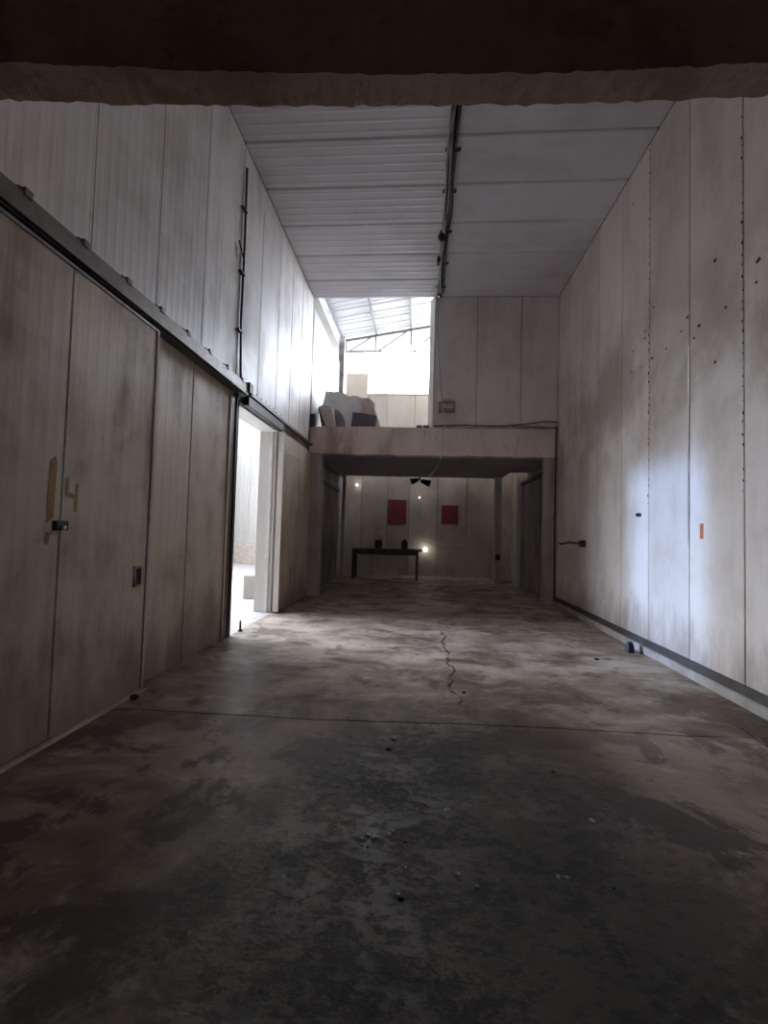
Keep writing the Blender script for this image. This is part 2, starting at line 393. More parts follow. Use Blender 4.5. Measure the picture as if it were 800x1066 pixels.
for i in range(9):
    MB().tube([(XL+.005, 7.35+i*.23, 3.95-.012*(i % 2)), (XL+.012, 7.35+i*.23, 3.95-.012*(i % 2))], .014, 6).build('screw', M['darksteel'], head)

# large closed sliding door
door = empty('sliding_door', (XL+.05, 3.4, 0), 'large closed grimy beige sliding door with faded ochre number and recessed pull', 'door')
XD = XL+.10
panel('door_panel', door, M['panel_low'], (XD, 2.38, .03), (0, 1, 0), (0, 0, 1), (1, 0, 0), 1.03, 3.62, t=.09, ribs=9, rd=.0007, gap=.003, ch=.008)
panel('door_panel', door, M['panel_low'], (XD, 3.41, .03), (0, 1, 0), (0, 0, 1), (1, 0, 0), 1.17, 3.62, t=.09, ribs=9, rd=.0007, gap=.003, ch=.008)
MB().box(XL+.0, XD+.012, 4.58, 4.615, .03, 3.66).build('edge_trim', M['column'], door)
MB().box(XL+.0, XD+.010, 2.38, 4.615, 3.65, 3.675).build('top_trim', M['steel'], door)
lock = MB().cbox(XD, XD+.035, 3.335, 3.46, 1.60, 1.675, .006).build('lock_body', M['black'], door, label='black hasp lock')
MB().ball((XD+.045, 3.39, 1.62), .02).build('keyhole_boss', M['chrome'], lock)
# recessed pull: frame of four bars around a dark tray
y0, y1, z0, z1 = 4.37, 4.50, 1.06, 1.26
pull = MB()
for a in ((y0, y0+.022, z0, z1), (y1-.022, y1, z0, z1), (y0, y1, z0, z0+.022), (y0, y1, z1-.022, z1)):
    pull.box(XD-.01, XD+.016, *a)
pull = pull.build('pull_frame', M['chrome'], door, label='metal frame of the recessed pull')
MB().box(XD-.012, XD+.003, y0+.02, y1-.02, z0+.02, z1-.02).build('pull_recess', M['black'], pull)
def paint(pts, name='painted_mark', mat=None):
    MB().prism([(XD+.0022, y, z) for y, z in pts], (1, 0, 0), .0012).build(name, mat or M['yellow'], door, label='faded ochre painted numeral')
paint([(3.275, 1.66), (3.335, 1.70), (3.345, 2.10), (3.33, 2.16), (3.285, 2.12), (3.27, 1.9)], 'painted_one')
paint([(3.44, 2.0), (3.475, 2.02), (3.475, 1.90), (3.55, 1.885), (3.55, 1.97), (3.575, 1.975), (3.575, 1.75), (3.54, 1.75), (3.545, 1.85), (3.445, 1.865)], 'painted_four')
paint([(3.27, 1.50), (3.30, 1.49), (3.31, 1.57), (3.28, 1.59)], 'painted_drip')
MB().cbox(XL+.0, XD+.045, 1.2, 4.63, 0, .02, .006).build('floor_guide', M['lintel'], label='low pale floor guide under the closed sliding door', cat='guide rail')

# open sliding leaf beyond the doorway
leaf = empty('sliding_door', (XL+.04, 10.4, 0), 'sliding door leaf pushed open beside the bright doorway', 'door')
panel('door_panel', leaf, M['panel_low'], (XL+.11, 9.17, .03), (0, 1, 0), (0, 0, 1), (1, 0, 0), 2.28, 3.55, t=.105, gap=.003, ch=.008)
MB().box(XL+.006, XL+.112, 9.135, 9.172, .03, 3.58).build('edge_trim', M['panel_w'], leaf, label='pale end face of the leaf')
MB().box(XL+.006, XL+.116, 9.13, 11.45, 3.20, 3.212).build('seam_bead', M['panel_low'], leaf)
MB().cbox(XL+.006, XL+.10, 9.15, 9.35, 0, .03, .004).build('floor_roller', M['black'], leaf)

# vertical conduit with clips on the upper left wall
pipe = empty('conduit', (XL+.03, 6.95, 3.9), 'thin dark vertical conduit clipped to the upper left wall', 'pipe')
MB().tube([(XL+.03, 6.92, 7.25), (XL+.035, 6.93, 6.0), (XL+.03, 6.92, 4.8), (XL+.04, 6.98, 3.9)], .018, 8).build('pipe', M['black'], pipe)
for z in (6.55, 5.55, 4.65): MB().box(XL+.005, XL+.055, 6.80, 6.96, z, z+.025).build('clip', M['darksteel'], pipe)
MB().tube([(XL+.03, 6.72, 5.98), (XL+.06, 6.9, 5.72)], .012, 6).build('stub', M['darksteel'], pipe)

# ------------------------------------------------------------------ right wall
wr = MB().box(XR+.05, XR+.35, -4.0, YW+.2, 0, ZC+.1).build('wall_right', M['joint'], label='right wall of tall flat off-white metal panels with stains', cat='wall', **S)
RS = [YF, 3.05, 4.07, 5.10, 6.09, 7.13, 8.07, 9.11, 10.06, 10.92, YB]
for i, (a, b) in enumerate(zip(RS[:-1], RS[1:])):
    panel('wall_panel', wr, M['panel_r'], (XR, a, .20), (0, 1, 0), (0, 0, 1), (-1, 0, 0), b-a, ZC-.20, ribs=0, gap=.006, ch=.009)
for y in (5.10, 7.13):
    mb = MB()
    for k in range(46):
        z = 2.2+k*.118+random.uniform(-.03, .03)
        q = random.uniform(.35, 1.0)
        mb.ball((XR-.001, y+.014+random.uniform(-.006, .01), z), .012*q, (.4, 1.2, 1.9), 6, 4)
    mb.build('rivet_row', M['blackhole'], wr, kind='stuff')
for y in (6.09,):
    MB().box(XR-.012, XR+.01, y-.012, y+.012, 1.6, 4.1).build('seam_cover', M['chrome'], wr, label='bright metal strip over a panel joint')
MB().box(XR-.03, XR+.06, YF, YB, .115, .21).build('base_channel', M['darksteel'], wr, label='dark steel channel at the foot of the panels')
MB().cbox(XR-.065, XR+.06, YF, YB, 0, .115, .015).build('baseboard_right', M['kerb'], label='pale concrete kerb along the foot of the right wall', cat='baseboard', **S)
holes = [(745, 233+38), (790, 271), (788, 294), (659, 213), (716, 330), (710, 345), (728, 339), (672, 345), (672, 352), (659, 366), (658, 387), (667, 382), (745, 377), (756, 320), (679, 373), (694, 363), (600, 428), (723, 352), (681, 320), (575+10, 510)]
for px, py in holes:
    p = atx(px, py, XR); r = random.uniform(.014, .028); poly = []
    n = 7
    for k in range(n):
        a = -2*math.pi*k/n; q = r*random.uniform(.7, 1.2)
        poly.append((XR+.001, p.y+q*1.4*math.cos(a), p.z+q*math.sin(a)))
    MB().prism(poly, (-1, 0, 0), .003).build('puncture', M['blackhole'], wr)
p = atx(731, 553, XR)
MB().cbox(XR-.006, XR-.0005, p.y-.03, p.y+.03, p.z-.09, p.z+.09, .001).build('orange_tag', M['orange'], label='small upright orange tag stuck on the right wall', cat='tag')
p = atx(667, 536, XR)
kn = empty('wall_knob', (XR, p.y, p.z-.05), 'small black hook fixed to the bluish lit right wall', 'knob')  # small black knob on a steel base plate
MB().tube([(XR, p.y, p.z), (XR-.03, p.y, p.z)], .03, 10).build('base_plate', M['steel'], kn)
MB().ball((XR-.04, p.y, p.z), .03).build('knob_head', M['black'], kn)
pl = empty('wall_cable', (XR, 10.7, 1.45), 'short black cable with plug on the right wall by the corner', 'cable')
a, b = atx(607, 566, XR-.03), atx(583, 566, XR-.03)
MB().tube([a, a.lerp(b, .3)+Vector((0, 0, .015)), a.lerp(b, .6)+Vector((0, 0, .03)), a.lerp(b, .8)+Vector((0, 0, .0)), b], .022, 8).build('cord', M['black'], pl)
MB().cbox(XR-.09, XR, a.y-.08, a.y+.06, a.z-.07, a.z+.07, .012).build('plug_body', M['black'], pl)
MB().tube([(XR-.07, YB-.13, 0.115), (XR-.075, YB-.13, 2.0), (XR-.07, YB-.13, ZS+.05)], .02, 8).build('corner_conduit', M['darksteel'], label='dark vertical conduit in the right far corner', cat='pipe')

# ------------------------------------------------------------------ ceiling
ce = MB().box(XL-.3, XR+.3, YF-.2, YB+.02, ZC+.05, ZC+.25).build('ceiling', M['joint'], label='white sheet-metal panel ceiling split by a cable run', cat='ceiling', **S)
CS = [YF, 2.87, 3.87, 4.87, 5.87, 6.87, 7.87, 8.87, 9.87, 10.87, YB]
for a, b in zip(CS[:-1], CS[1:]):
    panel('ceiling_panel', ce, M['panel_c'], (XL+.0, a, ZC), (0, 1, 0), (1, 0, 0), (0, 0, -1), b-a, .325-XL, ribs=5, rd=.0028, ch=.022, gap=.008)
    panel('ceiling_panel', ce, M['panel_c'], (.415, a, ZC), (0, 1, 0), (1, 0, 0), (0, 0, -1), b-a, XR-.415, ribs=0, ch=.02, gap=.008)
MB().box(.30, .33, YF, YB, ZC-.05, ZC+.05).build('ceiling_joint_strip', M['steel'], ce)
MB().box(.41, .44, YF, YB, ZC-.03, ZC+.05).build('ceiling_joint_strip', M['steel'], ce)
tray = empty('ceiling_cable_run', (.38, 8, ZC-.15), 'dark cables and conduit running along the middle of the ceiling', 'cable')
MB().tube([(.36+.02*math.sin(y*1.7), y, ZC-.06-.03*math.sin(y*1.1)**2) for y in [2.2+.4*i for i in range(24)]], .022, 6).build('conduit_pipe', M['steel'], tray)
MB().tube([(.42+.035*math.sin(y*2.3+1), y, ZC-.07-.05*math.sin(y*1.4)**2) for y in [2.2+.4*i for i in range(24)]], .014, 6).build('cable', M['black'], tray)
MB().tube([(.31+.02*math.sin(y*1.3+2), y, ZC-.08-.04*math.sin(y*.9)**2) for y in [6.2+.4*i for i in range(14)]], .012, 6).build('cable', M['cable'], tray)
for y in (6.0, 7.1, 8.0, 9.1, 10.2, 11.2): MB().box(.26, .50, y-.03, y+.03, ZC-.035, ZC-.01).build('clamp', M['darksteel'], tray)
MB().ball((.30, 9.05, ZC-.16), .075, (1, 1, 1.15)).build('junction_box', M['black'], tray)
MB().box(.24, .31, 9.9, 10.05, ZC-.16, ZC-.04).build('junction_box', M['darksteel'], tray)

# ------------------------------------------------------------------ far end of the hall
wb = MB().box(.36, XR+.1, YB, YB+.10, ZS, ZC+.1).build('wall_back', M['joint'], label='pale panel wall above the right part of the concrete beam', cat='wall', **S)
for a, b in ((.30, 1.34), (1.34, 2.42), (2.42, XR)):
    panel('wall_panel', wb, M['panel_b'], (a, YB-.05, ZS+.02), (1, 0, 0), (0, 0, 1), (0, -1, 0), b-a, ZC-ZS-.03)
MB().prism([(.26, YB-.06, ZS), (.15, YB+.14, ZS), (.31, YB+.14, ZS), (.31, YB-.06, ZS)], (0, 0, 1), ZC-ZS).build('edge_trim', M['panel_w'], wb, label='white edge of the panel wall')
beam = MB(); n = 30; ra = random.Random(5)
pts_b = [(XL-.02+(XR+.04-XL)*i/n, ZB+ra.uniform(-.012, .012)) for i in range(n+1)]
pts_t = [(XL-.02+(XR+.04-XL)*i/n, ZS+ra.uniform(-.012, .012)) for i in range(n+1)]
beam.prism([(x, YB-.08, z) for x, z in pts_b]+[(x, YB-.08, z) for x, z in pts_t[::-1]], (0, 1, 0), .34)
beam.build('mezzanine_beam', M['beam'], label='stained concrete beam carrying the mezzanine at the hall end', cat='beam', **S)
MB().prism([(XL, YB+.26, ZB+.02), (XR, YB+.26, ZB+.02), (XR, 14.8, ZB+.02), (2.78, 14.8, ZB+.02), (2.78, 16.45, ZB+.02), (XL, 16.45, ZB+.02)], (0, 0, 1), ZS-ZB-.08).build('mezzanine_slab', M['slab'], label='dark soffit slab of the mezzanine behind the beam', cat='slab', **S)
MB().cbox(XL-.02, -2.50, YB-.06, YB+.26, 0, ZB, .012).build('concrete_column', M['column'], label='stained concrete column under the left end of the beam', cat='column', **S)
MB().cbox(3.04, XR+.04, YB-.06, YB+.26, 0, ZB, .012).build('concrete_column', M['column'], label='pale concrete column under the right end of the beam', cat='column', **S)
MB().cbox(2.56, 2.78, 16.22, 16.45, 0, ZB+.02, .01).build('concrete_column', M['dark_wall'], label='dark slim column at the back of the room under the mezzanine', cat='column', **S)
MB().cbox(-2.72, -2.60, 16.30, 16.45, 0, ZB+.02, .01).build('concrete_column', M['dark_wall'], label='dark thin post left of the bench under the mezzanine', cat='column', **S)

# room under the mezzanine
wu = MB().box(-3.2, -2.92, YB+.1, YW+.2, 0, ZS).build('wall_under_left', M['joint'], label='dark left wall under the mezzanine', cat='wall', **S)
for i in range(5):
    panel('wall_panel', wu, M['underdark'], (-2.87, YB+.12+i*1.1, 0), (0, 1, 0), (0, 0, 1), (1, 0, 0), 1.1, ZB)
MB().box(XL, -2.78, 12.6, 16.2, 3.0, 3.1).build('rail', M['darksteel'], wu)
for i in range(3):
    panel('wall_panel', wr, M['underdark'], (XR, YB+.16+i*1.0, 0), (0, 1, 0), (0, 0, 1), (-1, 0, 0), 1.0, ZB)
for i in range(3):
    panel('wall_panel', wr, M['panel_t'], (XR, YB+3.16+i*.86, 0), (0, 1, 0), (0, 0, 1), (-1, 0, 0), .86, ZW)
sd = empty('sliding_door', (XR-.1, 14.6, 0), 'dark sliding door on the right wall under the mezzanine', 'door')
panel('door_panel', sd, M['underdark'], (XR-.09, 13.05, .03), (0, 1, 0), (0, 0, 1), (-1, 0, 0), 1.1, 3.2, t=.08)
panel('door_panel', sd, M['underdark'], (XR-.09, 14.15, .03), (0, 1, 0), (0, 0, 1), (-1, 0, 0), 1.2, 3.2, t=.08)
MB().box(XR-.1, XR-.0, 12.1, 15.4, 3.25, 3.36).build('door_rail', M['darksteel'], sd)
MB().box(XR-.12, XR-.09, 13.2, 13.24, 1.0, 1.4).build('handle', M['steel'], sd)
MB().box(XR-.21, XR-.004, 15.42, 15.5, 0, 3.6).build('door_stop_post', M['panel_w'], label='pale upright edge of the lit passage under the mezzanine', cat='post')

wk = MB().box(-6.0, XR+.3, YW+.05, YW+.30, 0, ZW).build('wall_rear', M['joint'], label='panel wall behind the mezzanine, dim below and pale above', cat='wall', **S)
BS = [-2.9, -2.18, -1.2, -.39, .64, 1.72, 2.68, XR]
for a, b in zip(BS[:-1], BS[1:]):
    panel('wall_panel', wk, M['under'], (a, YW, 0), (1, 0, 0), (0, 0, 1), (0, -1, 0), b-a, 4.1)
for a, b in ((-2.9, -1.3), (-1.3, -.27), (-.27, 1.2), (1.2, XR)):
    panel('wall_panel', wk, M['panel_t'], (a, YW, 4.1), (1, 0, 0), (0, 0, 1), (0, -1, 0), b-a, ZW-4.1)
MB().box(-2.9, XR, YW-.02, YW+.30, ZW, ZW+.05).build('coping', M['panel_t'], wk)
MB().cbox(-.6, 2.62, YW-.03, YW, 0, .07, .004).build('baseboard_back', M['white'], label='thin pale skirting at the foot of the dim rear wall', cat='baseboard', **S)
a, b = at(362, 388, 17.0), at(384, 446, 17.0)
tb = MB().box(-2.88, -2.05, YW-.01, YW+.3, ZW+.05, 7.6).build('wall_tan_pier', M['panel_t'], label='tan wall pier rising above the rear wall beside the post', cat='wall', **S)
panel('wall_panel', tb, M['panel_t'], (-2.88, YW-.03, ZW-.6), (1, 0, 0), (0, 0, 1), (0, -1, 0), .83, 7.6-ZW+.6, t=.02)
# mezzanine left wall
wm = MB().box(-3.15, -2.90, YB+.1, 15.7, ZS, 7.40).build('wall_mezzanine', M['joint'], label='white panel wall along the left of the mezzanine', cat='wall', **S)
for i in range(4):
    panel('wall_panel', wm, M['panel_m'], (XL, YB+.04+i*.985, ZS), (0, 1, 0), (0, 0, 1), (1, 0, 0), .985, 7.40-ZS, ribs=4, rd=.004)
MB().box(-2.89, -2.70, 15.72, 15.92, ZS, 8.3).build('steel_post', M['steel'], label='grey roof post at the end of the white mezzanine wall', cat='post')

# roof over the mezzanine
def rz(x): return 8.68+(x+3.35)*.168
rf = MB(); 
rf.hexa([(-4.2, 11.6, rz(-4.2)+.08), (-4.2, 11.6, rz(-4.2)+.14), (-4.2, 18.8, rz(-4.2)+.08), (-4.2, 18.8, rz(-4.2)+.14), (4.2, 11.6, rz(4.2)+.08), (4.2, 11.6, rz(4.2)+.14), (4.2, 18.8, rz(4.2)+.08), (4.2, 18.8, rz(4.2)+.14)])
rf = rf.build('roof', M['roof'], label='pitched white metal sheet roof above the mezzanine', cat='roof', **S)
sl = Vector((1, 0, .168)).normalized(); nrm = Vector((.168, 0, -1)).normalized()
for i in range(7):
    panel('roof_sheet', rf, M['roof'], (-4.2, 11.62+i*1.02, rz(-4.2)+.06), (0, 1, 0), sl, nrm, 1.02, 8.4/sl.x, t=.03, ribs=2, rd=.012, gap=.003)
for x in (-3.0, -1.75, -.47, .8, 2.1, 3.3):
    MB().bar((x, 11.7, rz(x)-.01), (x, 18.7, rz(x)-.01), .06, .1).build('purlin', M['truss'], rf)
MB().box(XR, XR+.3, YB+.02, 13.8, ZC, 10.4).build('wall_clerestory', M['panel_w'], label='unseen upper side wall right of the mezzanine roof, cut short to admit sky light', cat='wall', **S)  # unseen wall stops short; the added gap lights the rear wall
MB().box(XL-.4, XR+.3, YB-.1, YB+.0, ZC+.25, 10.4).build('wall_gable', M['panel_w'], label='closed gable above the hall ceiling', cat='wall', **S)
tr = empty('roof_truss', (0, 17.0, 8.27), 'light steel roof truss with diagonal webs against the white sky', 'truss')
MB().bar((-3.4, 17, 8.27), (3.4, 17, 8.27), .06, .06).build('bottom_chord', M['truss'], tr)
MB().bar((-3.4, 17, rz(-3.4)-.09), (3.4, 17, rz(3.4)-.09), .08, .09).build('top_chord', M['truss'], tr)
vx = [-2.86, -1.77, -.47, .82, 2.1, 3.3]
for x in vx: MB().bar((x, 17, 8.27), (x, 17, rz(x)-.09), .045, .045).build('web_vertical', M['truss'], tr)
for a, b in zip(vx[:-1], vx[1:]):
    MB().bar((a+.1, 17, 8.27), (b-.1, 17, rz(b-.1)-.09), .045, .045).build('web_diagonal', M['truss'], tr)

# fixture, cables at the far wall
p = at(466, 424, YB-.1)
fx = empty('bulkhead_light', (p.x, YB-.05, p.z-.15), 'grey rectangular bulkhead light on the far panel wall', 'light fixture')
MB().cbox(p.x-.22, p.x+.19, YB-.17, YB-.05, p.z-.14, p.z+.13, .02).build('housing', M['steel'], fx)
MB().cbox(p.x-.15, p.x+.15, YB-.19, YB-.165, p.z-.04, p.z+.07, .008).build('lens', M['cable'], fx, label='pale lens')
hang = [at(457, 312, YB-.30), at(456, 350, YB-.25), at(459, 400, YB-.25), at(462, 440, YB-.25), at(462, 462, YB-.25), at(459, 478, YB-.26), at(453, 490, YB-.3), at(447, 496, YB-.36)]
MB().tube(hang, .014, 6).build('hanging_cable', M['cable'], label='pale cable hanging from the ceiling past the beam', cat='cable')
MB().tube([(.3, YB-.13, ZS+.03), (1.0, YB-.14, ZS+.05), (1.9, YB-.13, ZS+.04), (2.5, YB-.15, ZS+.09), (2.95, YB-.14, ZS+.17), (XR-.02, YB-.12, ZS+.16)], .015, 6).build('beam_cable', M['black'], label='black cable lying along the top of the concrete beam', cat='cable')
MB().tube([(2.2, YB-.16, ZS+.03), (2.7, YB-.18, ZS+.03), (XR-.02, YB-.15, ZS+.0)], .012, 6).build('beam_cable', M['black'], label='second black cable at the right end of the concrete beam', cat='cable')
for px, lab in ((444, 'small dark lump on the beam left of the white wall edge'), (437, 'tiny dark scrap on the beam under the sky opening')):
    p = at(px, 446, YB); MB().cbox(p.x-.08, p.x+.07, YB-.05, YB+.08, ZS, ZS+.07, .02).build('debris_lump', M['purple'], label=lab, cat='debris')
MB().cbox(XL+.0, XL+.13, YB-.09, YB+.0, ZS-.02, ZS+.32, .01).build('beam_bracket', M['darksteel'], label='dark bracket on the left end of the beam', cat='bracket')

# ------------------------------------------------------------------ broken boards on the mezzanine edge
def crop(cx, cy, Y): return at(325+cx/10, 395+cy/10, Y)
def sheet(pts, Y, t, name, mat, label, cat='board'):
    q = [crop(x, y, Y) for x, y in pts]
    for v, (cx, cy) in zip(q, pts):
        if cy >= 490: v.z = ZS+.001
    return MB().prism(q, (0, 1, 0), t).build(name, mat, label=label, cat=cat)
arc = [(350-165*(1-math.cos(t)), 490-200*math.sin(t)) for t in [i*math.pi/2/7 for i in range(8)]]
sheet([(255, 500)]+[(190, 285), (110, 270), (130, 190), (138, 150), (146, 116), (165, 132), (190, 122), (230, 134), (262, 126), (300, 142), (330, 138), (362, 160), (385, 186), (402, 178), (425, 172), (450, 164), (485, 178), (520, 200), (556, 190), (600, 204), (618, 232), (640, 240), (660, 268), (638, 300), (662, 335), (690, 400), (706, 470), (706, 500), (350, 500)]+arc[1:7][::1], 12.42, .05, 'broken_board', M['board'], 'large broken grey board with jagged top and curved cut-out')
sheet([(70, 285), (125, 262), (190, 290), (262, 500), (165, 500)], 12.22, .05, 'leaning_plank', M['tornsheet'], 'pale plank leaning at the left of the broken boards', 'plank')
sheet([(60, 290), (110, 300), (375, 300), (375, 500), (120, 500)], 12.62, .06, 'dark_board', M['purple'], 'dark board standing behind the curved cut-out')
sheet([(425, 340), (545, 355), (672, 380), (660, 500), (400, 500)], 12.26, .08, 'dark_crate_side', M['purple'], 'dark violet-grey board leaning in front of the broken sheet')
sheet([(520, 210), (600, 195), (662, 265), (650, 300), (665, 375), (590, 370), (545, 392), (540, 345), (515, 320)], 12.40, .02, 'torn_sheet', M['tornsheet'], 'torn tan sheet hanging over the broken board', 'sheet')
p = at(408, 440, 13.2); MB().cbox(p.x-.09, p.x+.09, 13.1, 13.3, ZS-.1+.1, ZS+.34, .02).build('rubble_block', M['tornsheet'], label='small tan block behind the broken boards', cat='block')
# mezzanine deck finish
MB().box(XL, 2.78, YB+.26, 16.45, ZS-.06, ZS-.0).build('mezzanine_deck', M['kerb'], label='concrete deck of the mezzanine', cat='deck', **S)

# ------------------------------------------------------------------ things under the mezzanine
tbl = empty('work_bench', (-1.1, 16.6, 0), 'long dark work bench against the dim rear wall', 'bench')
MB().cbox(-2.32, .12, 16.25, 17.0, 1.0, 1.07, .01).build('bench_top', M['wood'], tbl)
for x in (-2.25, -.05):
    for y in (16.32, 16.88): MB().box(x-.05, x+.05, y-.05, y+.05, 0, 1.0).build('leg', M['wood'], tbl)
MB().box(-2.2, 0, 16.3, 16.34, .86, 1.0).build('apron', M['wood'], tbl)
MB().cbox(-1.55, -1.3, 16.5, 16.75, 1.07, 1.36, .03).build('tool_box', M['black'], label='black tool case on the middle of the bench', cat='case')
MB().tube([(-.5, 16.6, 1.07), (-.5, 16.6, 1.3), (-.5, 16.6, 1.4)], [.11, .11, .05], 12).build('canister', M['black'], label='black canister on the right part of the bench', cat='canister')
for (x0, y0_, x1, y1_, lab) in ((405, 520, 423, 546, 'larger red notice board on the dim rear wall above the bench'), (460, 526, 477, 546, 'smaller red notice board on the dim rear wall right of the bench')):
    a, b = at(x0, y0_, YW-.02), at(x1, y1_, YW-.02)
    MB().cbox(a.x, b.x, YW-.025, YW-.002, b.z, a.z, .004).build('notice_board', M['red'], label=lab, cat='sign', group='red notice boards on the rear wall')
def lamp(px, py, Y, r, lab, name='bulb_lamp'):
    p = at(px, py, Y)
    e = empty(name, (p.x, YW-.01, p.z-.1), lab, 'lamp')
    MB().cbox(p.x-r*.8, p.x+r*.8, YW-.05, YW-.002, p.z-r*.8, p.z+r*.8, .008).build('base', M['black'], e)
    MB().tube([(p.x, YW-.05, p.z), (p.x, p.y, p.z)], .015, 6).build('stem', M['darksteel'], e)
    MB().ball((p.x, p.y-r, p.z), r).build('bulb', M['bulb'], e, label='glowing bulb')
lamp(443, 572, YW-.12, .075, 'brightest small round lit lamp beside the bench end')
lamp(372, 505, YW-.12, .04, 'small lit lamp high on the rear wall at the left')
lamp(437, 518, YW-.12, .026, 'tiny lit lamp below the dark twin spotlight')
p = at(437, 500, 16.2)
sp = empty('twin_spotlight', (p.x, 16.2, ZB-.25), 'dark twin spotlight hanging under the mezzanine slab', 'light fixture')
MB().tube([(p.x, 16.2, ZB+.02), (p.x, 16.2, ZB-.12)], .03, 8).build('stem', M['black'], sp)
MB().tube([(p.x-.05, 16.2, ZB-.10), (p.x-.28, 16.15, ZB-.18)], [.06, .12], 10).build('spot_head', M['black'], sp)
MB().tube([(p.x+.05, 16.2, ZB-.13), (p.x+.36, 16.15, ZB-.24)], [.06, .12], 10).build('spot_head', M['black'], sp)
q = [at(455, 565, YW-.02), at(461, 567, YW-.02), at(468, 566, YW-.02), at(475, 568, YW-.02), at(483, 566.5, YW-.02)]
MB().tube(q, .018, 6).build('white_cord', M['white'], label='white cord sagging along the rear wall below the smaller red board', cat='cord')
p = at(511, 580, 16.15); p.x = 2.66; MB().cbox(p.x-.07, p.x+.07, 16.1, 16.22, p.z-.1, p.z+.1, .01).build('switch_box', M['black'], label='black switch box on the slim rear column', cat='box')

# ------------------------------------------------------------------ front bay: lintel overhead, closed room behind the camera
far = [at(x, y, YF) for x, y in ((-110, 101), (0, 105), (100, 108.5), (200, 110.5), (300, 111), (440, 110), (540, 110), (620, 107.5), (700, 104.5), (800, 100), (920, 94))]
def zlerp(x):
    for a, b in zip(far[:-1], far[1:]):
        if a.x <= x <= b.x: return a.z+(b.z-a.z)*(x-a.x)/(b.x-a.x)
    return far[0].z if x < far[0].x else far[-1].z
def thick(x): return .20-.055*min(1, max(0, (x+2.2)/2.0))
lx = [-2.9+6.3*i/150 for i in range(151)]; rl = random.Random(11)
A = []; B = []
for x in lx:
    z = zlerp(x); A.append(Vector((x, YF+rl.uniform(-.004, .004), z+rl.uniform(-.005, .009)))); B.append(Vector((x, YF-thick(x)+rl.uniform(-.006, .006), z+rl.uniform(-.004, .004))))
lt = MB(); k = len(lx)
At = [Vector((v.x, YF, ZC+.3)) for v in A]; Bt = [Vector((v.x, v.y, 4.6)) for v in B]
fs = []
for i in range(k-1):
    fs += [(i, i+1, k+i+1, k+i), (k+i, k+i+1, 3*k+i+1, 3*k+i), (i, i+1, 2*k+i+1, 2*k+i)]
lt.add(A+B+At+Bt, fs)
lt.build('wall_front', M['lintel'], label='rough concrete lintel crossing overhead in the foreground', cat='beam', **S)
wf = MB().box(XL, XR, YF+.01, YF+.03, 3.95, ZC).build('wall_front_bounce', M['joint'], label='unseen pale panel wall above the lintel, added to bounce light to the hall end', cat='wall', **S)  # unseen pale lining added to reflect light onto the far beam
for i in range(6): panel('wall_panel', wf, M['panel_r'], (XL+(i+1)*1.0283, YF+.06, 3.96), (-1, 0, 0), (0, 0, 1), (0, 1, 0), 1.0283, ZC-3.98, t=.025)
MB().box(XL-.4, XR+.4, -4.2, YF-.02, 4.55, 4.8).build('ceiling_front', M['dark_wall'], label='dark ceiling of the front bay', cat='ceiling', **S)
MB().box(XL-.4, XR+.4, -4.2, -4.0, 0, 4.6).build('wall_behind', M['dark_wall'], label='closed dark wall behind the viewpoint', cat='wall', **S)
MB().box(-2.90, -2.84, -4.0, 1.9, 0, 4.6).build('wall_front_left', M['dark_wall'], label='dark left wall of the front bay', cat='wall', **S)
MB().box(XR, XR+.06, -4.0, 1.9, 0, 4.6).build('wall_front_right', M['dark_wall'], label='dark right wall of the front bay', cat='wall', **S)

# ------------------------------------------------------------------ side hall beyond the doorway
MB().box(LRX, -3.22, LRY0, LRY1, -.2, 0).build('floor_side', M['lfloor'], label='bright floor of the side hall beyond the doorway', cat='floor', **S)
MB().box(-3.22, -2.86, 7.12, 9.22, -.25, .002).build('door_sill', M['lfloor'], label='pale worn threshold of the open doorway', cat='sill', **S)
ws = MB().box(LRX, -3.0, LRY1, LRY1+.2, 0, LRZ).build('wall_side_far', M['panel_w'], label='white ribbed wall at the far end of the side hall', cat='wall', **S)
for i in range(6): panel('wall_panel', ws, M['panel_w'], (LRX+i*1.06, LRY1-.05, .9), (1, 0, 0), (0, 0, 1), (0, -1, 0), 1.06, LRZ-.9, ribs=6, rd=.012)
MB().cbox(LRX, -3.3, LRY1-.35, LRY1-.05, 0, .9, .02).build('plinth', M['tornsheet'], ws, label='tan plinth along the wall foot')
MB().box(LRX, -3.0, LRY0-.2, LRY0, 0, LRZ).build('wall_side_near', M['panel_w'], label='near end wall of the side hall', cat='wall', **S)
wo = MB(); wy0, wy1, wz0, wz1 = WIN
wo.box(LRX-.2, LRX, LRY0, wy0, 0, LRZ).box(LRX-.2, LRX, wy1, LRY1, 0, LRZ).box(LRX-.2, LRX, wy0, wy1, 0, wz0).box(LRX-.2, LRX, wy0, wy1, wz1, LRZ)
wo.build('wall_side_outer', M['panel_w'], label='outer wall of the side hall with a wide opening', cat='wall', **S)
ro = MB(); a, b, c, d = SKL
ro.box(LRX-.2, -2.9, LRY0-.2, c, LRZ, LRZ+.1).box(LRX-.2, -2.9, d, LRY1+.2, LRZ, LRZ+.1).box(LRX-.2, a, c, d, LRZ, LRZ+.1).box(b, -2.9, c, d, LRZ, LRZ+.1)
ro.build('ceiling_side', M['panel_w'], label='unseen roof of the side hall with an opening added for light', cat='ceiling', **S)
MB().box(-3.22, -3.15, YB+.1, LRY1, 0, LRZ).build('wall_side_inner', M['panel_w'], label='inner wall of the side hall behind the mezzanine', cat='wall', **S)
a, b = atz(263, 624), atz(270, 624)
MB().cbox(a.x-.25, a.x+.35, a.y, a.y+.5, 0, .55, .02).build('concrete_block', M['kerb'], label='pale concrete block on the side hall floor beyond the doorway', cat='block')

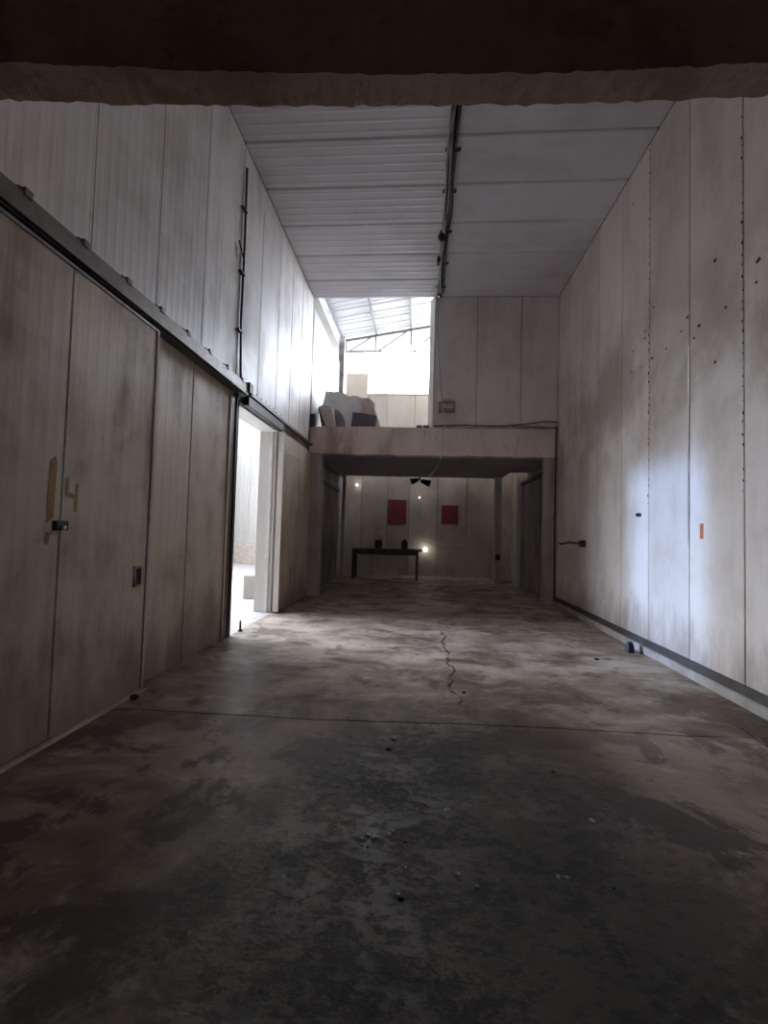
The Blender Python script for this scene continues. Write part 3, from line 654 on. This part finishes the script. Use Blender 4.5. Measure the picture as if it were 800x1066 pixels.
# ------------------------------------------------------------------ small things on the floor
p = atz(250, 657); nl = MB(); nl.tube([(p.x, p.y, 0), (p.x, p.y, .03), (p.x, p.y, .17)], [.05, .02, .014], 8)
nl.build('floor_bolt', M['black'], label='small black upright bolt on the doorway threshold', cat='bolt')
p = atz(656, 679); st = MB().tube([(p.x, p.y, 0), (p.x, p.y, .1), (p.x, p.y, .15)], [.065, .055, .035], 9)
st.build('stopper', M['black'], label='small black stopper standing by the right kerb', cat='stopper')
a, b = atz(764, 753), atz(800, 778)
MB().tube([a+Vector((0, 0, .012)), a.lerp(b, .5)+Vector((.02, 0, .014)), b+Vector((0, 0, .012))], .012, 6).build('steel_rod', M['darksteel'], label='thin dark rod lying by the right kerb in the foreground', cat='rod')
rp = random.Random(21)
def stone(px, py, r, mat, label, name='rubble_chip', group='rubble chips scattered on the floor', cat='chip'):
    p = atz(px, py); bm = bmesh.new(); bmesh.ops.create_icosphere(bm, subdivisions=1, radius=r)
    for v in bm.verts: v.co = Vector((v.co.x*rp.uniform(.8, 1.4), v.co.y*rp.uniform(.7, 1.3), v.co.z*rp.uniform(.4, .7)))
    zm = min(v.co.z for v in bm.verts); mb = MB(); bm.verts.index_update()
    mb.add([v.co+Vector((p.x, p.y, -zm-.002)) for v in bm.verts], [[v.index for v in f.verts] for f in bm.faces]); bm.free()
    mb.build(name, mat, label=label, cat=cat, group=group)
CH = ['pale chip at the upper left of the white cluster on the floor', 'small chip at the left bottom of the white cluster', 'bright chip left of centre in the white cluster', 'largest joined chip in the middle of the white cluster', 'chip touching the right of the middle chip in the cluster', 'chip right of centre in the white cluster', 'topmost bright chip at the right end of the white cluster', 'lower chip under the left half of the white cluster', 'faint lowest chip of the white cluster', 'faint leftmost chip outside the white cluster']
for px, py, r in ((366, 866, .010), (376, 874, .012), (383, 870, .015), (389, 873, .016), (393, 872, .013), (405, 870, .014), (409, 866, .017), (377, 880, .010), (368, 883, .008), (351, 877, .008)):
    stone(px, py, r, M['pebble'], CH.pop(0), group='pale chips in a cluster on the floor')
stone(422, 904, .009, M['pebble'], 'tiny pale chip alone below the white cluster')
stone(476, 911, .016, M['pebble'], 'single pale pebble on the dark spalled strip')
stone(415, 933, .012, M['pebble'], 'pale half of the two-tone stone near the bottom of the floor')
stone(418, 937, .014, M['darkpebble'], 'dark stone beside a pale pebble near the bottom of the floor')
stone(497, 924, .012, M['pebble'], 'faint pale chip right of the spalled strip')
for px, py, r, lab in ((383, 882, .008, 'small dark crumb beside the white chips'), (422, 877, .010, 'dark crumb right of the white chips'), (405, 781, .02, 'flat dark lump below the floor joint'), (622, 687, .035, 'flat dark scrap on the bluish floor near the right kerb'), (483, 722, .022, 'dark crumb at the end of the crack'), (576, 804, .016, 'dark flake right of the oily patch'), (640, 925, .01, 'dark pebble at lower right')):
    stone(px, py, r, M['darkpebble'], lab)
for px, py, r, lab in ((363, 747, .018, 'pale chip just above the floor joint'), (344, 724, .02, 'pale chip on the lit floor at left'), (410, 770, .024, 'pale flattened chip below the floor joint'), (376, 793, .012, 'small pale chip left of the oily patch')):
    stone(px, py, r, M['pebble'], lab)
stone(140, 728, .04, M['darkpebble'], 'dark clod at the foot of the closed sliding door edge')
stone(279, 635, .04, M['darkpebble'], 'dark clod at the foot of the open door leaf')
